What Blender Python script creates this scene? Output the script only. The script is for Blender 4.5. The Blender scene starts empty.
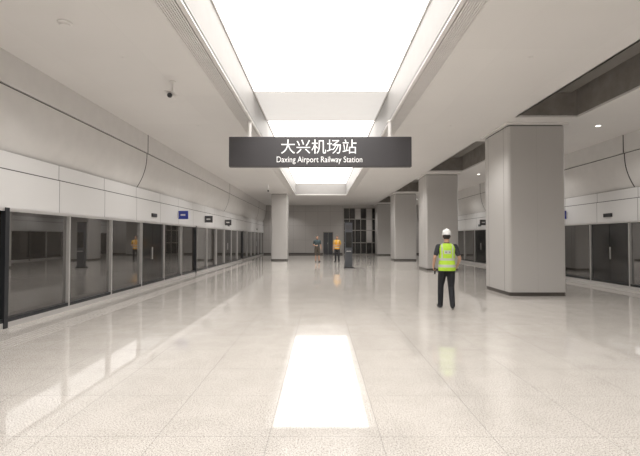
import bpy, bmesh, math, random
from mathutils import Vector, Matrix
random.seed(3)
scene = bpy.context.scene
scene.view_settings.view_transform = 'Standard'
scene.view_settings.look = 'None'
scene.view_settings.exposure = 0.36

# ------------------------------------------------------------ materials
def mat(name, col, rough=0.5, metal=0.0, ior=1.5, emit=None, estr=0.0, var=0.03, vscale=3.0, coat=0.0):
    m = bpy.data.materials.new(name); m.use_nodes = True
    nt = m.node_tree; b = nt.nodes['Principled BSDF']
    b.inputs['Roughness'].default_value = rough
    b.inputs['Metallic'].default_value = metal
    b.inputs['IOR'].default_value = ior
    b.inputs['Coat Weight'].default_value = coat
    tc = nt.nodes.new('ShaderNodeTexCoord'); nz = nt.nodes.new('ShaderNodeTexNoise')
    nz.inputs['Scale'].default_value = vscale; nz.inputs['Detail'].default_value = 4
    nt.links.new(tc.outputs['Object'], nz.inputs['Vector'])
    rp = nt.nodes.new('ShaderNodeValToRGB')
    rp.color_ramp.elements[0].position = 0.3; rp.color_ramp.elements[1].position = 0.7
    rp.color_ramp.elements[0].color = (*[c*(1-var) for c in col], 1)
    rp.color_ramp.elements[1].color = (*[min(1, c*(1+var)) for c in col], 1)
    nt.links.new(nz.outputs['Fac'], rp.inputs['Fac'])
    nt.links.new(rp.outputs['Color'], b.inputs['Base Color'])
    if emit:
        b.inputs['Emission Color'].default_value = (*emit, 1)
        b.inputs['Emission Strength'].default_value = estr
    return m

def seam_mat(name, col, seam, bw, bh, msize, rough, plane='XY', metal=0.0, ior=1.5, off=(0, 0)):
    """panelled surface with real joint spacing"""
    m = mat(name, col, rough, metal, ior, var=0.015, vscale=0.6)
    nt = m.node_tree; b = nt.nodes['Principled BSDF']
    src = b.inputs['Base Color'].links[0].from_socket
    tc = nt.nodes['Texture Coordinate']
    mp = nt.nodes.new('ShaderNodeMapping')
    if plane == 'YZ':
        sx = nt.nodes.new('ShaderNodeSeparateXYZ'); cx = nt.nodes.new('ShaderNodeCombineXYZ')
        nt.links.new(tc.outputs['Object'], sx.inputs[0])
        nt.links.new(sx.outputs['Y'], cx.inputs['X']); nt.links.new(sx.outputs['Z'], cx.inputs['Y'])
        nt.links.new(cx.outputs[0], mp.inputs['Vector'])
    elif plane == 'XZ':
        sx = nt.nodes.new('ShaderNodeSeparateXYZ'); cx = nt.nodes.new('ShaderNodeCombineXYZ')
        nt.links.new(tc.outputs['Object'], sx.inputs[0])
        nt.links.new(sx.outputs['X'], cx.inputs['X']); nt.links.new(sx.outputs['Z'], cx.inputs['Y'])
        nt.links.new(cx.outputs[0], mp.inputs['Vector'])
    else:
        nt.links.new(tc.outputs['Object'], mp.inputs['Vector'])
    mp.inputs['Location'].default_value = (off[0], off[1], 0)
    br = nt.nodes.new('ShaderNodeTexBrick'); br.offset = 0.0; br.squash = 1.0
    br.inputs['Scale'].default_value = 1.0
    br.inputs['Brick Width'].default_value = bw; br.inputs['Row Height'].default_value = bh
    br.inputs['Mortar Size'].default_value = msize; br.inputs['Mortar Smooth'].default_value = 0.1
    br.inputs['Color1'].default_value = (1, 1, 1, 1); br.inputs['Color2'].default_value = (.97, .97, .97, 1)
    br.inputs['Mortar'].default_value = (seam, seam, seam, 1)
    nt.links.new(mp.outputs[0], br.inputs['Vector'])
    mx = nt.nodes.new('ShaderNodeMix'); mx.data_type = 'RGBA'; mx.blend_type = 'MULTIPLY'
    mx.inputs[0].default_value = 1.0
    nt.links.new(src, mx.inputs[6]); nt.links.new(br.outputs['Color'], mx.inputs[7])
    nt.links.new(mx.outputs[2], b.inputs['Base Color'])
    return m

def granite():
    m = seam_mat('granite_floor', (0.69, 0.662, 0.628), 0.72, 0.9, 0.9, 0.004, 0.045, off=(0.42, 0.1), ior=1.65)
    nt = m.node_tree; b = nt.nodes['Principled BSDF']
    src = b.inputs['Base Color'].links[0].from_socket
    tc = nt.nodes['Texture Coordinate']
    def layer(src, scale, p0, p1, c0, c1):
        n = nt.nodes.new('ShaderNodeTexNoise'); n.inputs['Scale'].default_value = scale
        n.inputs['Detail'].default_value = 3; n.inputs['Roughness'].default_value = 0.7
        nt.links.new(tc.outputs['Object'], n.inputs['Vector'])
        r = nt.nodes.new('ShaderNodeValToRGB')
        r.color_ramp.elements[0].position = p0; r.color_ramp.elements[1].position = p1
        r.color_ramp.elements[0].color = c0; r.color_ramp.elements[1].color = c1
        nt.links.new(n.outputs['Fac'], r.inputs['Fac'])
        x = nt.nodes.new('ShaderNodeMix'); x.data_type = 'RGBA'; x.blend_type = 'MULTIPLY'; x.inputs[0].default_value = 1
        nt.links.new(src, x.inputs[6]); nt.links.new(r.outputs['Color'], x.inputs[7])
        return x.outputs[2]
    s = layer(src, 75, 0.38, 0.53, (0.56, 0.535, 0.51, 1), (1.05, 1.05, 1.05, 1))
    s = layer(s, 150, 0.36, 0.5, (0.66, 0.64, 0.62, 1), (1.02, 1.02, 1.02, 1))
    s = layer(s, 2.2, 0.35, 0.62, (0.94, 0.935, 0.93, 1), (1.02, 1.02, 1.02, 1))
    nt.links.new(s, b.inputs['Base Color'])
    return m

M = {}
M['floor'] = granite()
M['tactile'] = mat('tactile_stone', (0.54, 0.515, 0.49), 0.25, vscale=60, var=0.12)
M['ceil'] = seam_mat('ceiling_metal_panel', (0.82, 0.80, 0.78), 0.94, 1.55, 2.4, 0.004, 0.35)
M['white'] = mat('white_powder_coat', (0.80, 0.78, 0.76), 0.4)
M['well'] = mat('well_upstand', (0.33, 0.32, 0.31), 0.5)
M['slat'] = mat('grille_slat', (0.84, 0.82, 0.80), 0.4)
M['void'] = mat('dark_plenum', (0.26, 0.24, 0.22), 0.8, var=0.15)
M['duct'] = mat('galvanised_duct', (0.30, 0.285, 0.265), 0.5, 0.3)
M['gap'] = mat('shadow_gap', (0.05, 0.05, 0.05), 0.8)
M['cladding'] = mat('curved_cladding', (0.70, 0.685, 0.67), 0.33)
M['header'] = seam_mat('door_header_panel', (0.68, 0.675, 0.67), 0.4, 1.93, 50.0, 0.012, 0.28, 'YZ', off=(0.1, 10))
M['glass'] = mat('dark_platform_glass', (0.03, 0.027, 0.024), 0.02, 0.0, 2.9, var=0.0)
M['doorleaf'] = mat('dark_door_leaf', (0.014, 0.014, 0.014), 0.12, 0.0, 1.7)
M['alu'] = mat('brushed_aluminium', (0.66, 0.65, 0.64), 0.3, 0.6)
M['black'] = mat('black_frame', (0.02, 0.022, 0.026), 0.3)
M['plinth'] = mat('dark_plinth', (0.08, 0.07, 0.063), 0.3)
M['column'] = seam_mat('column_cladding', (0.52, 0.505, 0.49), 0.8, 40, 40, 0.003, 0.38, 'XZ', off=(0.0, 10))
M['endwall'] = seam_mat('end_wall_panel', (0.50, 0.48, 0.465), 0.7, 1.2, 1.4, 0.012, 0.5, 'XZ', off=(0.3, 0))
M['signface'] = mat('sign_charcoal', (0.06, 0.057, 0.062), 0.4, var=0.01)
M['totem'] = mat('totem_graphite', (0.07, 0.075, 0.085), 0.4, var=0.02)
M['signtext'] = mat('sign_white_lettering', (0.9, 0.9, 0.9), 0.4, emit=(1, 1, 1), estr=0.25)
M['blue'] = mat('sign_blue', (0.02, 0.04, 0.33), 0.35)
M['led'] = mat('indicator_lamp', (0.9, 0.9, 0.9), 0.4, emit=(1, 0.95, 0.9), estr=4)
LC = (1.0, 0.965, 0.925)
M['lightA'] = mat('light_membrane', (0.8, 0.8, 0.8), 0.5, emit=LC, estr=2.6)
M['lightB'] = mat('light_membrane_dim', (0.5, 0.48, 0.46), 0.5, emit=LC, estr=0.44)

# ------------------------------------------------------------ mesh helper
class B:
    def __init__(s, name, origin=(0, 0, 0)):
        s.name = name; s.o = Vector(origin); s.v = []; s.f = []; s.mi = []; s.mats = []
    def m(s, k):
        k = M[k] if isinstance(k, str) else k
        if k not in s.mats: s.mats.append(k)
        return s.mats.index(k)
    def add(s, vs, fs, k):
        b = len(s.v); i = s.m(k)
        s.v += [tuple(v) for v in vs]
        for f in fs: s.f.append([b + a for a in f]); s.mi.append(i)
    def box(s, x0, x1, y0, y1, z0, z1, k):
        vs = [(x0,y0,z0),(x1,y0,z0),(x1,y1,z0),(x0,y1,z0),(x0,y0,z1),(x1,y0,z1),(x1,y1,z1),(x0,y1,z1)]
        s.add(vs, [(0,3,2,1),(4,5,6,7),(0,1,5,4),(1,2,6,5),(2,3,7,6),(3,0,4,7)], k)
    def prism(s, poly, z0, z1, k):
        n = len(poly)
        vs = [(x,y,z0) for x,y in poly] + [(x,y,z1) for x,y in poly]
        fs = [tuple(reversed(range(n))), tuple(range(n, 2*n))]
        fs += [(i, (i+1)%n, n+(i+1)%n, n+i) for i in range(n)]
        s.add(vs, fs, k)
    def extrude_y(s, prof, y0, y1, k, closed=True):
        n = len(prof)
        vs = [(x,y0,z) for x,z in prof] + [(x,y1,z) for x,z in prof]
        r = n if closed else n-1
        fs = [(i, (i+1)%n, n+(i+1)%n, n+i) for i in range(r)]
        if closed: fs += [tuple(reversed(range(n))), tuple(range(n, 2*n))]
        s.add(vs, fs, k)
    def lathe(s, cx, cy, prof, k, n=24):
        vs = []; fs = []
        for r, z in prof:
            for i in range(n):
                a = 2*math.pi*i/n; vs.append((cx+r*math.cos(a), cy+r*math.sin(a), z))
        for j in range(len(prof)-1):
            for i in range(n):
                fs.append((j*n+i, j*n+(i+1)%n, (j+1)*n+(i+1)%n, (j+1)*n+i))
        fs.append(tuple(reversed(range(n)))); fs.append(tuple(range((len(prof)-1)*n, len(prof)*n)))
        s.add(vs, fs, k)
    def tube(s, pts, rads, k, n=12, flat=None):
        vs, fs = tube_geo(pts, rads, n, flat); s.add(vs, fs, k)
    def done(s, smooth=False, bevel=0.0, parent=None, fixn=True):
        me = bpy.data.meshes.new(s.name)
        me.from_pydata([tuple(Vector(v)-s.o) for v in s.v], [], s.f)
        for mm in s.mats: me.materials.append(mm)
        for p, i in zip(me.polygons, s.mi): p.material_index = i
        if fixn:
            bm = bmesh.new(); bm.from_mesh(me); bmesh.ops.recalc_face_normals(bm, faces=bm.faces); bm.to_mesh(me); bm.free()
        if smooth:
            for p in me.polygons: p.use_smooth = True
            try: me.set_sharp_from_angle(angle=math.radians(40))
            except Exception: pass
        ob = bpy.data.objects.new(s.name, me); ob.location = s.o
        scene.collection.objects.link(ob)
        if bevel:
            mo = ob.modifiers.new('bevel', 'BEVEL'); mo.width = bevel; mo.segments = 2; mo.limit_method = 'ANGLE'
        if parent:
            ob.parent = parent; ob.location = s.o - parent.location
        return ob

def tube_geo(pts, rads, n=12, flat=None):
    pts = [Vector(p) for p in pts]
    # rounded ends
    P = []; R = []
    d0 = (pts[0]-pts[1]).normalized(); d1 = (pts[-1]-pts[-2]).normalized()
    r0, r1 = rads[0], rads[-1]
    for t in (80, 50, 25):
        a = math.radians(t); P.append(pts[0]+d0*r0*math.sin(a)); R.append(r0*math.cos(a))
    for i in range(len(pts)-1):
        for q in (0, .34, .67):
            P.append(pts[i].lerp(pts[i+1], q)); R.append(rads[i]*(1-q)+rads[i+1]*q)
    P.append(pts[-1]); R.append(r1)
    for t in (25, 50, 80):
        a = math.radians(t); P.append(pts[-1]+d1*r1*math.sin(a)); R.append(r1*math.cos(a))
    vs = []; ref = None
    for i, p in enumerate(P):
        t = (P[min(i+1, len(P)-1)] - P[max(i-1, 0)]).normalized()
        if ref is None:
            ref = Vector((1, 0, 0)) if abs(t.x) < 0.8 else Vector((0, 1, 0))
        u = (ref - t*ref.dot(t)).normalized(); ref = u; w = t.cross(u)
        fu, fw = flat if flat else (1, 1)
        for j in range(n):
            a = 2*math.pi*j/n
            vs.append(p + u*R[i]*fu*math.cos(a) + w*R[i]*fw*math.sin(a))
    fs = []
    for i in range(len(P)-1):
        for j in range(n):
            fs.append((i*n+j, i*n+(j+1)%n, (i+1)*n+(j+1)%n, (i+1)*n+j))
    fs.append(tuple(reversed(range(n)))); fs.append(tuple(range((len(P)-1)*n, len(P)*n)))
    return vs, fs

# ------------------------------------------------------------ room
Y0, Y1 = -9.0, 42.0
ZC = 4.8; WX = 1.88; WX2 = 2.30; ZL = 5.68
XL, XR = -5.6, 9.6
WELL_END = 32.0

b = B('floor'); b.box(XL-0.6, XR+0.6, Y0, Y1+0.3, -0.15, 0.0, 'floor'); b.done()

# tactile strips as real raised bars
for sx in (-4.75, 8.75):
    b = B('tactile_paving_strip', (sx, 16, 0))
    y = 3.0
    for i in range(5):
        x = sx-0.18+0.09*i
        yy = 3.0
        while yy < 30:
            b.box(x-0.017, x+0.017, yy, yy+0.27, 0.0, 0.005, 'tactile'); yy += 0.30
    b.done()

cols_y = [2.6-0.0, 11.9, 21.2, 30.5, 39.8]
CX0, CX1, CD = 5.2, 6.78, 1.75
# ceiling
b = B('ceiling')
T = 0.06
b.box(-5.4, -WX2, Y0, Y1, ZC, ZC+T, 'ceil')
b.box(WX2, CX0-0.02, Y0, Y1, ZC, ZC+T, 'ceil')
b.box(CX1+0.02, XR-0.2, Y0, Y1, ZC, ZC+T, 'ceil')
b.box(-WX2, WX2, WELL_END, Y1, ZC, ZC+T, 'ceil')
b.box(-WX2, WX2, Y0, -8.0, ZC, ZC+T, 'ceil')
# bays over columns + recessed plenums between
segs = []
prev = Y0
for cy in cols_y:
    segs.append((prev, cy-0.55)); prev = min(cy+CD+0.55, Y1)
    b.box(CX0-0.02, CX1+0.02, cy-0.55, prev, ZC, ZC+T, 'ceil')
for y0, y1 in segs:
    b.box(CX0-0.07, CX0-0.02, y0, y1, ZC-0.0, ZC+1.2, 'void')
    b.box(CX1+0.02, CX1+0.07, y0, y1, ZC+0.05, ZC+1.2, 'void')
    b.box(CX0-0.07, CX1+0.07, y0, y1, ZC+1.2, ZC+1.25, 'void')
    b.box(CX0-0.02, CX1+0.02, y0-0.05, y0, ZC+0.05, ZC+1.2, 'void')
    b.box(CX0-0.02, CX1+0.02, y1, y1+0.05, ZC+0.05, ZC+1.2, 'void')
    b.box(CX0+0.45, CX1-0.15, y0+0.02, y1-0.02, ZC+0.65, ZC+1.05, 'duct')
# light-well upstands
for s in (-1, 1):
    xa, xb = sorted((s*WX, s*(WX+0.05)))
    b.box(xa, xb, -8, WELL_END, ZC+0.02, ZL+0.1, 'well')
    # recess behind grille
    xa, xb = sorted((s*(WX+0.05), s*WX2))
    b.box(xa, xb, -8, WELL_END, ZC+0.10, ZC+0.13, 'duct')
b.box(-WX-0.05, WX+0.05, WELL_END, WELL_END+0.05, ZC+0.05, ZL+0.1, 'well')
b.box(-WX-0.05, WX+0.05, -8.05, -8, ZC+0.05, ZL+0.1, 'white')
b.done()
# linear grilles
for s in (-1, 1):
    b = B('ceiling_air_grille', (s*2.09, 12, ZC))
    xs = [WX, WX+0.075] 
    a0, a1 = sorted((s*WX, s*(WX+0.07))); b.box(a0, a1, -8, WELL_END, ZC-0.015, ZC+0.05, 'white')
    a0, a1 = sorted((s*(WX2-0.05), s*WX2)); b.box(a0, a1, -8, WELL_END, ZC-0.015, ZC+0.05, 'white')
    x = WX+0.095
    while x < WX2-0.06:
        a0, a1 = sorted((s*x, s*(x+0.024))); b.box(a0, a1, -8, WELL_END, ZC-0.008, ZC+0.03, 'slat'); x += 0.037
    b.done()
# luminous ceiling
for (y0, y1, k) in ((-8, 11.9, 'lightA'), (14.8, WELL_END, 'lightA'), (11.9, 14.8, 'lightB')):
    b = B('ceiling_light_panel', (0, (y0+y1)/2, ZL))
    b.box(-WX, WX, y0+0.02, y1-0.02, ZL, ZL+0.05, k)
    for s in (-1, 1):
        a0, a1 = sorted((s*WX, s*(WX-0.03))); b.box(a0, a1, y0, y1, ZL-0.03, ZL, 'white')
    b.box(-WX, WX, y1-0.02, y1+0.02, ZL-0.02, ZL+0.05, 'white')
    b.done()

# ------------------------------------------------------------ side walls with screen doors
def side(s, xw, side_name):
    # s=+1: wall on the left, inward = +x
    def X(o): return xw + s*o
    b = B('wall_'+side_name)
    up = [(X(0.22), ZC+0.25), (X(0.22), 4.24), (X(0.10), 4.24), (X(0.10), ZC+0.25)]
    b.extrude_y(up, Y0, Y1, 'cladding')
    b.extrude_y([(X(0.17), 4.24), (X(0.17), 4.215), (X(0.0), 4.215), (X(0.0), 4.24)], Y0, Y1, 'gap')
    cur = []
    for i in range(13):
        t = i/12; z = 4.215 - t*1.035
        o = 0.19 - 0.30*t**2.2
        cur.append((X(o), z))
    cur += [(X(-0.35), 3.18), (X(-0.35), 4.21)]
    b.extrude_y(cur, Y0, Y1, 'cladding')
    # vertical expansion joints following the profile
    for jy in (1.3, 13.3, 25.3, 37.3):
        j = [(x + s*0.004, z) for x, z in cur[:13]] 
        j = j + [(x - s*0.02, z) for x, z in reversed(cur[:13])]
        b.extrude_y(j, jy-0.02, jy+0.02, 'gap')
        b.box(min(X(0.2), X(0.224)), max(X(0.2), X(0.224)), jy-0.02, jy+0.02, 4.24, ZC, 'gap')
    b.box(min(X(-0.35), X(-0.45)), max(X(-0.35), X(-0.45)), Y0, Y1, 0, ZC+0.3, 'gap')
    b.box(min(X(-0.35), X(-0.12)), max(X(-0.35), X(-0.12)), Y0, Y1, 3.15, 3.18, 'duct')
    b.done(smooth=True)
    # screen door assembly
    b = B('platform_screen_door', (xw, 17, 0))
    def bx(o0, o1, y0, y1, z0, z1, k):
        a, c = sorted((X(o0), X(o1))); b.box(a, c, y0, y1, z0, z1, k)
    bx(-0.25, 0.0, Y0, Y1, 2.14, 2.82, 'header')
    bx(-0.25, -0.012, Y0, Y1, 2.82, 2.84, 'gap')
    bx(-0.25, -0.02, Y0, Y1, 2.84, 3.15, 'header')
    bx(-0.25, 0.02, Y0, Y1, 2.08, 2.14, 'alu')
    bx(-0.25, 0.02, Y0, Y1, 0.0, 0.10, 'alu')
    bx(-0.25, 0.012, Y0, Y1, 0.10, 0.17, 'black')
    pitch = 1.93; y = 7.62 - pitch*8; i = 0
    k = -8
    while y < Y1-0.3:
        dark = (k % 6 == 0)
        if dark:
            bx(-0.2, 0.035, y-0.05, y+0.05, 0.0, 2.14, 'black')
        else:
            bx(-0.2, 0.02, y-0.022, y+0.022, 0.1, 2.1, 'alu')
            bx(-0.2, 0.012, y+0.022, y+0.05, 0.1, 2.1, 'black')
        ye = min(y+pitch, Y1)
        if k % 6 in (3,):
            mid = (y+ye)/2
            bx(-0.12, -0.03, y+0.04, mid-0.01, 0.17, 2.08, 'doorleaf')
            bx(-0.12, -0.03, mid+0.01, ye-0.03, 0.17, 2.08, 'doorleaf')
            bx(-0.03, 0.0, mid-0.05, mid-0.035, 0.9, 1.3, 'alu')
            bx(0.0, 0.04, mid-0.2, mid+0.2, 2.3, 2.42, 'black')
        else:
            bx(-0.10, -0.05, y+0.04, ye-0.02, 0.17, 2.08, 'glass')
            bx(-0.05, -0.045, y+0.05, y+0.09, 0.2, 2.05, 'black')
        y += pitch; k += 1
    b.done()
    # small illuminated blade signs on the header
    for jy, kk in ((16.8, 'blue'), (20.6, 'signface'), (24.9, 'signface')):
        q = B('door_number_sign', (X(0.05), jy, 2.48))
        a, c = sorted((X(0.03), X(0.40))); q.box(a, c, jy-0.03, jy+0.03, 2.34, 2.66, kk)
        a, c = sorted((X(0.12), X(0.30))); q.box(a, c, jy-0.036, jy-0.03, 2.47, 2.53, 'white')
        a, c = sorted((X(0.0), X(0.04))); q.box(a, c, jy-0.05, jy+0.05, 2.38, 2.60, 'alu')
        q.done()
side(1, XL, 'left'); side(-1, XR, 'right')

# ------------------------------------------------------------ end walls
b = B('wall_back')
b.box(XL-0.5, 2.2, Y1, Y1+0.3, 0, ZC+0.1, 'endwall')
b.box(5.4, XR+0.5, Y1, Y1+0.3, 0, ZC+0.1, 'endwall')
b.box(2.2, 5.4, Y1, Y1+0.3, 4.55, ZC+0.1, 'endwall')
b.done()
b = B('baseboard_back'); b.box(XL, 0.2, Y1-0.03, Y1, 0, 0.14, 'plinth'); b.box(1.2, 2.1, Y1-0.03, Y1, 0, 0.14, 'plinth'); b.box(5.5, XR, Y1-0.03, Y1, 0, 0.14, 'plinth'); b.done()
b = B('wall_rear'); b.box(XL-0.5, XR+0.5, Y0-0.3, Y0, 0, ZC+0.1, 'endwall'); b.done()
# dark service door in end wall
b = B('door_1', (0.7, Y1, 0))
b.box(0.2, 0.26, Y1-0.04, Y1, 0, 2.2, 'duct'); b.box(1.14, 1.2, Y1-0.04, Y1, 0, 2.2, 'duct'); b.box(0.2, 1.2, Y1-0.04, Y1, 2.13, 2.2, 'duct')
b.box(0.26, 0.69, Y1-0.02, Y1, 0.01, 2.13, 'totem'); b.box(0.71, 1.14, Y1-0.02, Y1, 0.01, 2.13, 'totem')
b.box(0.64, 0.67, Y1-0.07, Y1-0.02, 1.0, 1.15, 'alu'); b.done()
# glazed lift / exit screen
b = B('door_2', (3.8, Y1, 0))
b.box(2.2, 5.4, Y1+0.25, Y1+0.3, 0, 4.55, 'doorleaf')
for x in (2.2, 2.75, 3.3, 3.85, 4.4, 4.95, 5.34):
    b.box(x, x+0.06, Y1-0.03, Y1+0.05, 0, 4.55, 'duct')
for z in (0.0, 1.1, 2.3, 3.4, 4.47):
    b.box(2.2, 5.4, Y1-0.02, Y1+0.04, z, z+0.08, 'duct')
b.box(2.28, 5.3, Y1+0.08, Y1+0.1, 0.08, 4.5, 'doorleaf')
b.box(4.46, 4.95, Y1-0.01, Y1+0.06, 1.18, 4.47, 'endwall')
b.box(3.36, 3.85, Y1-0.01, Y1+0.06, 3.48, 4.47, 'endwall')
b.done()

# ------------------------------------------------------------ columns
def rrect(x0, x1, y0, y1, r, n=5):
    P = []
    for cx, cy, a0 in ((x1-r, y0+r, -90), (x1-r, y1-r, 0), (x0+r, y1-r, 90), (x0+r, y0+r, 180)):
        for i in range(n+1):
            a = math.radians(a0+90*i/n); P.append((cx+r*math.cos(a), cy+r*math.sin(a)))
    return P
def column(x0, x1, y0, y1):
    b = B('column', ((x0+x1)/2, (y0+y1)/2, 0))
    b.prism(rrect(x0+0.015, x1-0.015, y0+0.015, y1-0.015, 0.07), 0.0, 0.10, 'plinth')
    b.prism(rrect(x0, x1, y0, y1, 0.09), 0.10, ZC-0.09, 'column')
    b.prism(rrect(x0+0.02, x1-0.02, y0+0.02, y1-0.02, 0.08), ZC-0.09, ZC-0.06, 'gap')
    b.prism(rrect(x0-0.09, x1+0.09, y0-0.09, y1+0.09, 0.05), ZC-0.06, ZC, 'white')
    # cladding joints
    for yy in (y0+0.32, y1-0.32):
        b.box(x0-0.002, x0+0.01, yy-0.004, yy+0.004, 0.10, ZC-0.09, 'plinth')
        b.box(x1-0.01, x1+0.002, yy-0.004, yy+0.004, 0.10, ZC-0.09, 'plinth')
    b.done(smooth=True)
for cy in cols_y[1:]: column(CX0, CX1, cy, cy+CD)
column(-3.55, -2.38, 30.5, 31.7)

# ------------------------------------------------------------ hanging sign
SY = 11.7
sign = bpy.data.objects.new('hanging_station_sign', None); scene.collection.objects.link(sign); sign.location = (0, SY, 3.53)
b = B('panel', (0, SY, 3.53))
b.box(-2.5, 2.46, SY-0.09, SY+0.09, 3.53, 4.35, 'signface')
b.done(bevel=0.012, parent=sign)
b = B('hanger_rods', (0, SY, 4.35))
for x in (-1.95, 1.88):
    b.tube([(x, SY, 4.34), (x, SY, 4.78)], [0.05, 0.05], 'white', 14)
    b.box(x-0.07, x+0.07, SY-0.07, SY+0.07, 4.35, 4.37, 'white')
    b.box(x-0.07, x+0.07, SY-0.07, SY+0.07, 4.765, 4.785, 'white')
b.done(smooth=True, parent=sign)
def text(name, body, cx, zb, w, h, y, bold=0.0):
    c = bpy.data.curves.new(name, 'FONT'); c.body = body; c.size = 1.0; c.extrude = 0.0; c.offset = bold
    o = bpy.data.objects.new(name, c); scene.collection.objects.link(o)
    dg = bpy.context.evaluated_depsgraph_get(); dg.update()
    me = bpy.data.meshes.new_from_object(o.evaluated_get(dg))
    bpy.data.objects.remove(o)
    xs = [v.co.x for v in me.vertices]; ys = [v.co.y for v in me.vertices]
    x0, x1, y0, y1 = min(xs), max(xs), min(ys), max(ys)
    for v in me.vertices:
        px = (v.co.x-x0)/(x1-x0)-0.5; pz = (v.co.y-y0)/(y1-y0)
        v.co = (cx+px*w, y, zb+pz*h)
    me.materials.clear(); me.materials.append(M['signtext'])
    for p in me.polygons: p.material_index = 0
    o = bpy.data.objects.new(name, me); scene.collection.objects.link(o)
    o.parent = sign; o.location = -sign.location
    return o
text('chinese_lettering', '大兴机场站', -0.06, 3.885, 2.05, 0.39, SY-0.094, 0.0)
text('english_lettering', 'Daxing Airport Railway Station', -0.04, 3.60, 2.32, 0.21, SY-0.094)

# ------------------------------------------------------------ small ceiling devices
b = B('smoke_detector', (-3.8, 6.3, ZC))
b.lathe(-3.8, 6.3, [(0.10, ZC), (0.10, ZC-0.02), (0.075, ZC-0.035), (0.07, ZC-0.055), (0.02, ZC-0.06)], 'white'); b.done(smooth=True)
def cctv(x, y, dx):
    b = B('security_camera', (x, y, ZC))
    b.lathe(x, y, [(0.06, ZC), (0.06, ZC-0.02), (0.02, ZC-0.03), (0.018, ZC-0.26), (0.03, ZC-0.27)], 'white')
    b.tube([(x-dx*0.02, y+0.10, ZC-0.30), (x+dx*0.06, y-0.20, ZC-0.36)], [0.05, 0.055], 'white', 14)
    b.tube([(x+dx*0.06, y-0.20, ZC-0.36), (x+dx*0.075, y-0.255, ZC-0.372)], [0.05, 0.048], 'black', 14)
    b.box(x-0.07, x+0.09, y-0.27, y+0.1, ZC-0.285, ZC-0.275, 'white')
    b.done(smooth=True)
cctv(-3.03, 8.7, 0.4)
cctv(-3.2, 26.0, 0.4)
LX = {-3.5: 1.0, 3.7: 0.8, 7.9: 0.9}  # left and centre rows are added side fill; only the right row is downlights
for x, e in LX.items():
    y = -6.4
    while y < 41:
        b = B('downlight_and_fill_disc', (x, y, ZC))
        rr = 0.05 if x < 7 else 0.10
        b.lathe(x, y, [(rr, ZC), (rr, ZC-0.006), (rr*.8, ZC-0.008)], 'ceil')
        b.lathe(x, y, [(rr*.65, ZC-0.009), (rr*.6, ZC-0.011)], 'led' if x > 7 else 'ceil'); b.done(smooth=True)  # added fill rows get an unlit ceiling-coloured disc
        ld = bpy.data.lights.new('downlight_and_fill_lamp', 'SPOT'); ld.energy = 150*e; ld.color = LC
        ld.spot_size = math.radians(135); ld.spot_blend = 0.8; ld.shadow_soft_size = 0.04
        lo = bpy.data.objects.new('downlight_and_fill_lamp', ld); lo.location = (x, y, ZC-0.06); scene.collection.objects.link(lo)
        y += 4.65

# ------------------------------------------------------------ information totem
tx, ty = 1.47, 22.9
b = B('information_kiosk', (tx, ty, 0))
b.prism(rrect(tx-0.26, tx+0.26, ty-0.14, ty+0.22, 0.03), 0, 0.08, 'black')
b.prism(rrect(tx-0.2, tx+0.2, ty-0.09, ty+0.16, 0.03), 0.08, 2.4, 'totem')
b.prism(rrect(tx-0.21, tx+0.21, ty-0.10, ty+0.17, 0.03), 2.4, 2.45, 'black')
b.box(tx-0.16, tx+0.16, ty-0.10, ty-0.09, 1.1, 1.9, 'doorleaf')
b.box(tx-0.16, tx+0.16, ty-0.10, ty-0.09, 2.05, 2.3, 'signface')
b.box(tx-0.12, tx+0.12, ty-0.20, ty-0.09, 0.88, 0.92, 'alu')
b.done(smooth=True)

# ------------------------------------------------------------ people
SK = mat('skin', (0.50, 0.30, 0.21), 0.5)
HAIR = mat('black_hair', (0.015, 0.012, 0.01), 0.5)
EYE = mat('eye_dark', (0.02, 0.015, 0.01), 0.2)
LIP = mat('lips', (0.38, 0.15, 0.12), 0.5)
SHOE = mat('black_shoes', (0.02, 0.02, 0.022), 0.4)
BLK = mat('black_trousers', (0.012, 0.013, 0.017), 0.75, var=0.2, vscale=12)
TEE = mat('dark_tshirt', (0.03, 0.032, 0.04), 0.8, var=0.2, vscale=12)
GRY = mat('grey_tshirt', (0.05, 0.075, 0.085), 0.8, var=0.15, vscale=12)
KHA = mat('khaki_shorts', (0.09, 0.075, 0.06), 0.8, var=0.15, vscale=12)
YEL = mat('yellow_shirt', (0.62, 0.36, 0.03), 0.7, var=0.1, vscale=12)
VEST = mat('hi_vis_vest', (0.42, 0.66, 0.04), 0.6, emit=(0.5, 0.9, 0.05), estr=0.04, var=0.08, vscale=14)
VORG = mat('orange_vest', (0.80, 0.38, 0.03), 0.6, var=0.06)
REFL = mat('reflective_tape', (0.50, 0.53, 0.47), 0.3)
HELM = mat('white_helmet', (0.80, 0.80, 0.79), 0.25)
RADIO = mat('radio_black', (0.02, 0.02, 0.02), 0.4)

def rings(vs, fs, levels, n=28, close=True):
    """levels: (cx, cy, z, rx, ry)"""
    base = len(vs)
    for cx, cy, z, rx, ry in levels:
        for i in range(n):
            a = 2*math.pi*i/n; ca, sa = math.cos(a), math.sin(a)
            e = 0.85
            vs.append(Vector((cx + rx*math.copysign(abs(ca)**e, ca), cy + ry*math.copysign(abs(sa)**e, sa), z)))
    L = len(levels)
    for j in range(L-1):
        for i in range(n):
            fs.append((base+j*n+i, base+j*n+(i+1)%n, base+(j+1)*n+(i+1)%n, base+(j+1)*n+i))
    if close:
        fs.append(tuple(base+i for i in reversed(range(n)))); fs.append(tuple(base+(L-1)*n+i for i in range(n)))

def seg_d(p, a, b):
    ab = b-a; t = max(0, min(1, (p-a).dot(ab)/ab.length_squared)); return (p-(a+ab*t)).length

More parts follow.
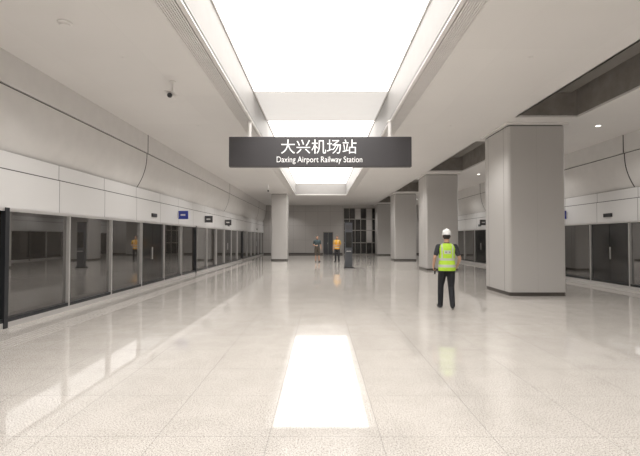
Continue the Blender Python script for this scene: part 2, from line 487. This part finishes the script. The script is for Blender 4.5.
def person(name, loc, heading, pose, mats, shorts=False, helmet=False, vest=None, hold=None, scale=1.0, headturn=0):
    root = bpy.data.objects.new(name, None); scene.collection.objects.link(root)
    V = Vector
    J = {k: V(v) for k, v in pose.items()}
    vs, fs = [], []
    def T(pts, rads, n=16, flat=None):
        b0 = len(vs); v, f = tube_geo(pts, rads, n, flat); vs.extend(v); fs.extend([tuple(b0+i for i in q) for q in f])
    # torso
    rings(vs, fs, [(0,0.01,0.86,.08,.07),(0,0.01,0.88,.155,.105),(0,0.012,0.94,.172,.118),(0,0.008,1.00,.165,.110),(0,0.0,1.08,.150,.100),
                   (0,-0.002,1.18,.155,.105),(0,-0.004,1.28,.170,.115),(0,0.0,1.36,.180,.112),(0,0.006,1.42,.165,.092),(0,0.012,1.455,.115,.07),(0,0.012,1.485,.06,.055)])
    T([(0,0.015,1.44),(0,0.0,1.56)], [.062,.055])
    for s in ('L', 'R'):
        hip, kn, an, toe = J['hip'+s], J['knee'+s], J['ankle'+s], J['toe'+s]
        if shorts: T([hip, hip.lerp(kn,.5), kn+V((0,0,.03))], [.098,.092,.088]); T([kn+V((0,0,.06)), kn, kn.lerp(an,.35), an], [.058,.053,.055,.036])
        else: T([hip, hip.lerp(kn,.5), kn, kn.lerp(an,.4), an+V((0,0,-.02))], [.100,.090,.068,.066,.056])
        heel = an + (an-toe).normalized()*0.03
        T([V((heel.x,heel.y,an.z-.038)), V((an.x,an.y,an.z-.035)).lerp(V((toe.x,toe.y,.04)),.5), V((toe.x,toe.y,.034))], [.040,.044,.033])
        T([an+V((0,0,.03)), V((an.x,an.y,an.z-.03))],[.043,.044])
        sh, el, wr = J['sh'+s], J['el'+s], J['wr'+s]
        T([V((sh.x*.55, .008, 1.415)), sh], [.062,.058])
        T([sh, sh.lerp(el,.6), sh.lerp(el,.66)], [.062,.056,.054])
        T([sh.lerp(el,.55), el, el.lerp(wr,.3), wr], [.044,.038,.038,.027])
    # head
    rings(vs, fs, [(0,-.035,1.515,.022,.022),(0,-.030,1.525,.040,.045),(0,-.018,1.55,.056,.070),(0,-.005,1.59,.067,.086),(0,.002,1.635,.074,.095),
                   (0,.006,1.675,.076,.097),(0,.008,1.71,.068,.086),(0,.008,1.735,.048,.062),(0,.008,1.75,.018,.022)])
    T([(0,-.094,1.655),(0,-.104,1.63),(0,-.110,1.612)], [.009,.012,.014], 10)
    for s in (-1,1):
        T([(s*.075,.008,1.655),(s*.080,.014,1.63),(s*.075,.006,1.605)], [.013,.014,.010], 10)
    if not helmet:
        rings(vs, fs, [(0,.03,1.56,.05,.05),(0,.03,1.60,.072,.078),(0,.024,1.66,.083,.090),(0,.012,1.71,.078,.094),(0,.008,1.745,.056,.070),(0,.008,1.768,.02,.03)])
    me = bpy.data.meshes.new(name+'_tmp'); me.from_pydata([tuple(v) for v in vs], [], fs)
    bm = bmesh.new(); bm.from_mesh(me); bmesh.ops.recalc_face_normals(bm, faces=bm.faces); bm.to_mesh(me); bm.free()
    ob = bpy.data.objects.new('tmp', me); scene.collection.objects.link(ob)
    r = ob.modifiers.new('r', 'REMESH'); r.mode = 'VOXEL'; r.voxel_size = 0.009
    sm = ob.modifiers.new('s', 'SMOOTH'); sm.factor = .5; sm.iterations = 4
    dg = bpy.context.evaluated_depsgraph_get(); dg.update()
    m2 = bpy.data.meshes.new_from_object(ob.evaluated_get(dg)); bpy.data.objects.remove(ob)
    m2.name = name+'_body'
    ml = [SK, HAIR, mats['top'], mats['bottom'], SHOE, EYE, LIP]
    m2.materials.clear()
    for m_ in ml: m2.materials.append(m_)
    caps = [(V((0,0,.90)), V((0,0,.98)), .15, 2+1), (V((0,0,1.06)), V((0,0,1.40)), .14, 2), (V((0,.01,1.50)), V((0,0,1.58)), .055, 0)]
    for s in ('L','R'):
        hip, kn, an, toe = J['hip'+s], J['knee'+s], J['ankle'+s], J['toe'+s]
        if shorts: caps += [(hip, kn+V((0,0,.03)), .085, 3), (kn+V((0,0,-.08)), an, .045, 0)]
        else: caps += [(hip, kn, .08, 3), (kn, an, .055, 3)]
        caps.append((V((an.x,an.y,an.z-.04)), V((toe.x,toe.y,.03)), .05, 4))
        sh, el, wr = J['sh'+s], J['el'+s], J['wr'+s]
        caps += [(V((sh.x*.5,0,1.42)), sh, .06, 2), (sh, sh.lerp(el,.62), .058, 2), (sh.lerp(el,.74), el, .036, 0), (el, wr, .034, 0)]
    for p in m2.polygons:
        c = p.center
        if c.z > 1.50:
            k = 0
            if c.z > 1.475 and not helmet and (c.z > 1.70 or (c.y > 0.005+ (1.70-c.z)*.25 and c.z > 1.575)): k = 1
            if helmet and c.y > 0.02 and c.z > 1.575: k = 1
        else:
            k = min(caps, key=lambda q: seg_d(c, q[0], q[1])-q[2])[3]
        p.material_index = k; p.use_smooth = True
    body = bpy.data.objects.new('body', m2); scene.collection.objects.link(body); body.parent = root
    # face, hands (kept as fine geometry)
    d = B('face_and_hands')
    for s in (-1,1):
        d.lathe(s*.032, -.088, [(.004,1.625),(.011,1.629),(.014,1.636),(.011,1.643),(.004,1.647)], EYE, 10)
        d.tube([(s*.018,-.094,1.660),(s*.046,-.084,1.662)], [.004,.003], HAIR, 6)
    d.tube([(-.024,-.084,1.575),(0,-.096,1.574),(.024,-.084,1.575)], [.004,.007,.004], LIP, 8)
    for s in ('L','R'):
        sg = 1 if s=='L' else -1
        el, wr = J['el'+s], J['wr'+s]
        D = (J['hd'+s]-wr).normalized()
        inward = V((-sg,0,0)); inward = (inward - D*inward.dot(D)).normalized()   # palm normal towards body
        side_ = D.cross(inward).normalized()
        if side_.y > 0: side_ = -side_      # thumb side = forward (-y)
        palm0 = wr - D*.015
        n = 12; pv=[]; pf=[]
        for q,(dd,w,t) in enumerate(((0,.024,.019),(.03,.032,.016),(.06,.041,.015),(.085,.041,.012),(.093,.03,.007))):
            for j in range(n):
                a=2*math.pi*j/n; pv.append(palm0+D*dd+side_*w*math.cos(a)+inward*t*math.sin(a))
        for q in range(4):
            for j in range(n): pf.append((q*n+j,q*n+(j+1)%n,(q+1)*n+(j+1)%n,(q+1)*n+j))
        pf.append(tuple(reversed(range(n)))); pf.append(tuple(range(4*n,5*n)))
        d.add(pv, pf, SK)
        curl = 1.15 if hold == s else .5
        for i,(off,ln) in enumerate(((.029,.070),(.010,.079),(-.010,.073),(-.029,.058))):
            p = palm0+D*.084+side_*off; pts=[p]; ang=0
            for sgm,fr in ((.45,.5),(.30,1.0),(.25,.8)):
                ang += curl*fr
                p = p + (D*math.cos(ang)+inward*math.sin(ang))*ln*sgm; pts.append(p)
            d.tube(pts, [.0088,.0085,.0078,.0065], SK, 8)
        p = palm0+D*.025+side_*.026
        d.tube([p, p+D*.025+side_*.02+inward*.006, p+D*.052+side_*.026+inward*.016, p+D*.072+side_*.022+inward*.022], [.013,.011,.0098,.008], SK, 8)
    if hold:
        el, wr = J['el'+hold], J['wr'+hold]; D=(J['hd'+hold]-wr).normalized(); c = wr+D*.10
        sg = 1 if hold=='L' else -1
        c = c+V((-sg*.028,0,0))
        d.box(c.x-.016,c.x+.016,c.y-.028,c.y+.028,c.z-.09,c.z+.06, RADIO)
        d.tube([c+V((0,.015,.05)), c+V((0,.015,.15))],[.005,.004],RADIO,8)
    d.done(smooth=True, parent=None).parent = root
    if vest:
        lv = [(0,0.012,0.86,.188,.142),(0,0.012,0.94,.190,.142),(0,0.008,1.00,.184,.136),(0,0.0,1.08,.174,.128),(0,-0.002,1.18,.178,.130),
              (0,-0.004,1.28,.190,.136),(0,0.0,1.36,.196,.130),(0,0.004,1.415,.188,.108),(0,0.010,1.452,.150,.086),(0,0.014,1.478,.098,.072)]
        # resample densely
        LV=[]
        for i in range(len(lv)-1):
            st = max(2, int((lv[i+1][2]-lv[i][2])/.012))
            for q in range(st): LV.append(tuple(lv[i][k]*(1-q/st)+lv[i+1][k]*q/st for k in range(5)))
        LV.append(lv[-1])
        vv,ff=[],[]; rings(vv,ff,LV,n=72,close=False)
        vm = bpy.data.meshes.new('vest'); 
        keep=[]; mi=[]
        for f in ff:
            c=sum((vv[i] for i in f),V())/4
            # arm holes
            if abs(c.x)>.150 and 1.22<c.z<1.435 and abs(c.y)<.075: continue
            # V neck front
            if c.y<-.03 and c.z>1.26 and abs(c.x)<(c.z-1.26)*.36: continue
            if c.y<-.03 and abs(c.x)<.004: continue
            k=0
            if .945<c.z<.995 or 1.095<c.z<1.145: k=1
            if c.z>1.145 and .100<abs(c.x)<.130: k=1
            if c.y>.03 and 1.245<c.z<1.315 and abs(c.x)<.07: k=1
            if k==1 and 1.262<c.z<1.298 and c.y>.03 and abs(c.x)<.055 and int((c.x+.06)/.014)%2==0: k=2
            keep.append(f); mi.append(k)
        vm.from_pydata([tuple(v) for v in vv],[],keep)
        for m_ in (vest,REFL,TEE): vm.materials.append(m_)
        for p,k in zip(vm.polygons,mi): p.material_index=k; p.use_smooth=True
        bm=bmesh.new(); bm.from_mesh(vm); bmesh.ops.delete(bm,geom=[v for v in bm.verts if not v.link_faces],context='VERTS'); bmesh.ops.recalc_face_normals(bm, faces=bm.faces); bm.to_mesh(vm); bm.free()
        vo = bpy.data.objects.new('vest', vm); scene.collection.objects.link(vo); vo.parent=root
        so = vo.modifiers.new('t','SOLIDIFY'); so.thickness=.006
    if helmet:
        h = B('safety_helmet')
        prof=[(.098,1.675),(.104,1.69),(.103,1.715),(.094,1.75),(.075,1.782),(.045,1.80),(.012,1.806)]
        n=32; hv=[];hf=[]
        for r_,z in prof:
            for i in range(n):
                a=2*math.pi*i/n; hv.append((r_*.93*math.cos(a), .008+r_*1.2*math.sin(a), z))
        for j in range(len(prof)-1):
            for i in range(n): hf.append((j*n+i,j*n+(i+1)%n,(j+1)*n+(i+1)%n,(j+1)*n+i))
        hf.append(tuple(range((len(prof)-1)*n,len(prof)*n)))
        hf.append(tuple(reversed(range(n))))
        h.add(hv,hf,HELM)
        # brim
        bv=[];bf=[]
        for (k_,z) in ((.9,1.680),(1.0,1.680),(1.0,1.672),(.9,1.672)):
            for i in range(n):
                a=2*math.pi*i/n; ext=.105+ (.012 + (.045*max(0,-math.sin(a))**2) if k_==1.0 else 0)
                bv.append((ext*.93*math.cos(a)*(k_ if k_<1 else 1), .008+ext*1.2*math.sin(a)*(k_ if k_<1 else 1), z - (.008 if k_==1 and math.sin(a)<-.3 else 0)))
        for j in range(4):
            for i in range(n): bf.append((j*n+i,j*n+(i+1)%n,((j+1)%4)*n+(i+1)%n,((j+1)%4)*n+i))
        h.add(bv,bf,HELM)
        h.tube([(0,-.09,1.765),(0,0,1.812),(0,.10,1.765)],[.010,.012,.010],HELM,8)
        h.done(smooth=True).parent=root
    root.location = loc; root.rotation_euler=(0,0,heading); root.scale=(scale,)*3
    return root

stand = dict(hipL=(.088,0,.90), kneeL=(.115,-.01,.49), ankleL=(.13,.015,.08), toeL=(.165,-.14,.03),
             hipR=(-.088,0,.90), kneeR=(-.105,-.01,.49), ankleR=(-.11,.015,.08), toeR=(-.135,-.145,.03),
             shL=(.185,.01,1.405), elL=(.245,.02,1.13), wrL=(.265,-.06,.89), hdL=(.262,-.08,.80),
             shR=(-.185,.01,1.405), elR=(-.245,.02,1.13), wrR=(-.262,-.06,.89), hdR=(-.26,-.08,.80))
# slow walking step, seen from behind: left foot ahead, right heel lifting
wp = dict(stand); wp.update(elL=(.272,.045,1.15), wrL=(.285,-.10,.95), hdL=(.28,-.13,.86),
        elR=(-.28,.03,1.14), wrR=(-.262,-.13,.98), hdR=(-.245,-.19,.91),
        kneeL=(.12,-.12,.50), ankleL=(.13,-.12,.08), toeL=(.165,-.28,.03),
        kneeR=(-.095,.00,.49), ankleR=(-.095,.17,.115), toeR=(-.115,.03,.035))
person('construction_worker', (2.86, 9.80, 0), math.radians(172), wp, dict(top=TEE, bottom=BLK), helmet=True, vest=VEST, hold='L', scale=1.0)
p1 = dict(stand); p1.update(elR=(-.26,.0,1.14), wrR=(-.12,-.20,1.08), hdR=(-.06,-.24,1.12))
person('pedestrian', (-0.25, 28.7, 0), math.radians(12), p1, dict(top=GRY, bottom=KHA), shorts=True, scale=1.0)
p2 = dict(stand); p2.update(elL=(.26,.0,1.14), wrL=(.16,-.22,1.10), hdL=(.12,-.29,1.14))
person('station_staff', (1.07, 28.7, 0), math.radians(-25), p2, dict(top=YEL, bottom=BLK), vest=VORG, scale=1.0)

# ------------------------------------------------------------ world + camera
w = bpy.data.worlds.new('world'); scene.world = w; w.use_nodes = True
w.node_tree.nodes['Background'].inputs[0].default_value = (1, 0.96, 0.92, 1)
w.node_tree.nodes['Background'].inputs[1].default_value = 0.3

cam = bpy.data.cameras.new('camera'); cam.sensor_width = 36; cam.lens = 430/640*36; cam.clip_end = 200
co = bpy.data.objects.new('camera', cam); scene.collection.objects.link(co)
co.location = (0, 0, 1.6)
co.rotation_euler = (math.radians(90+1.33), 0, math.radians(0.13))
scene.camera = co
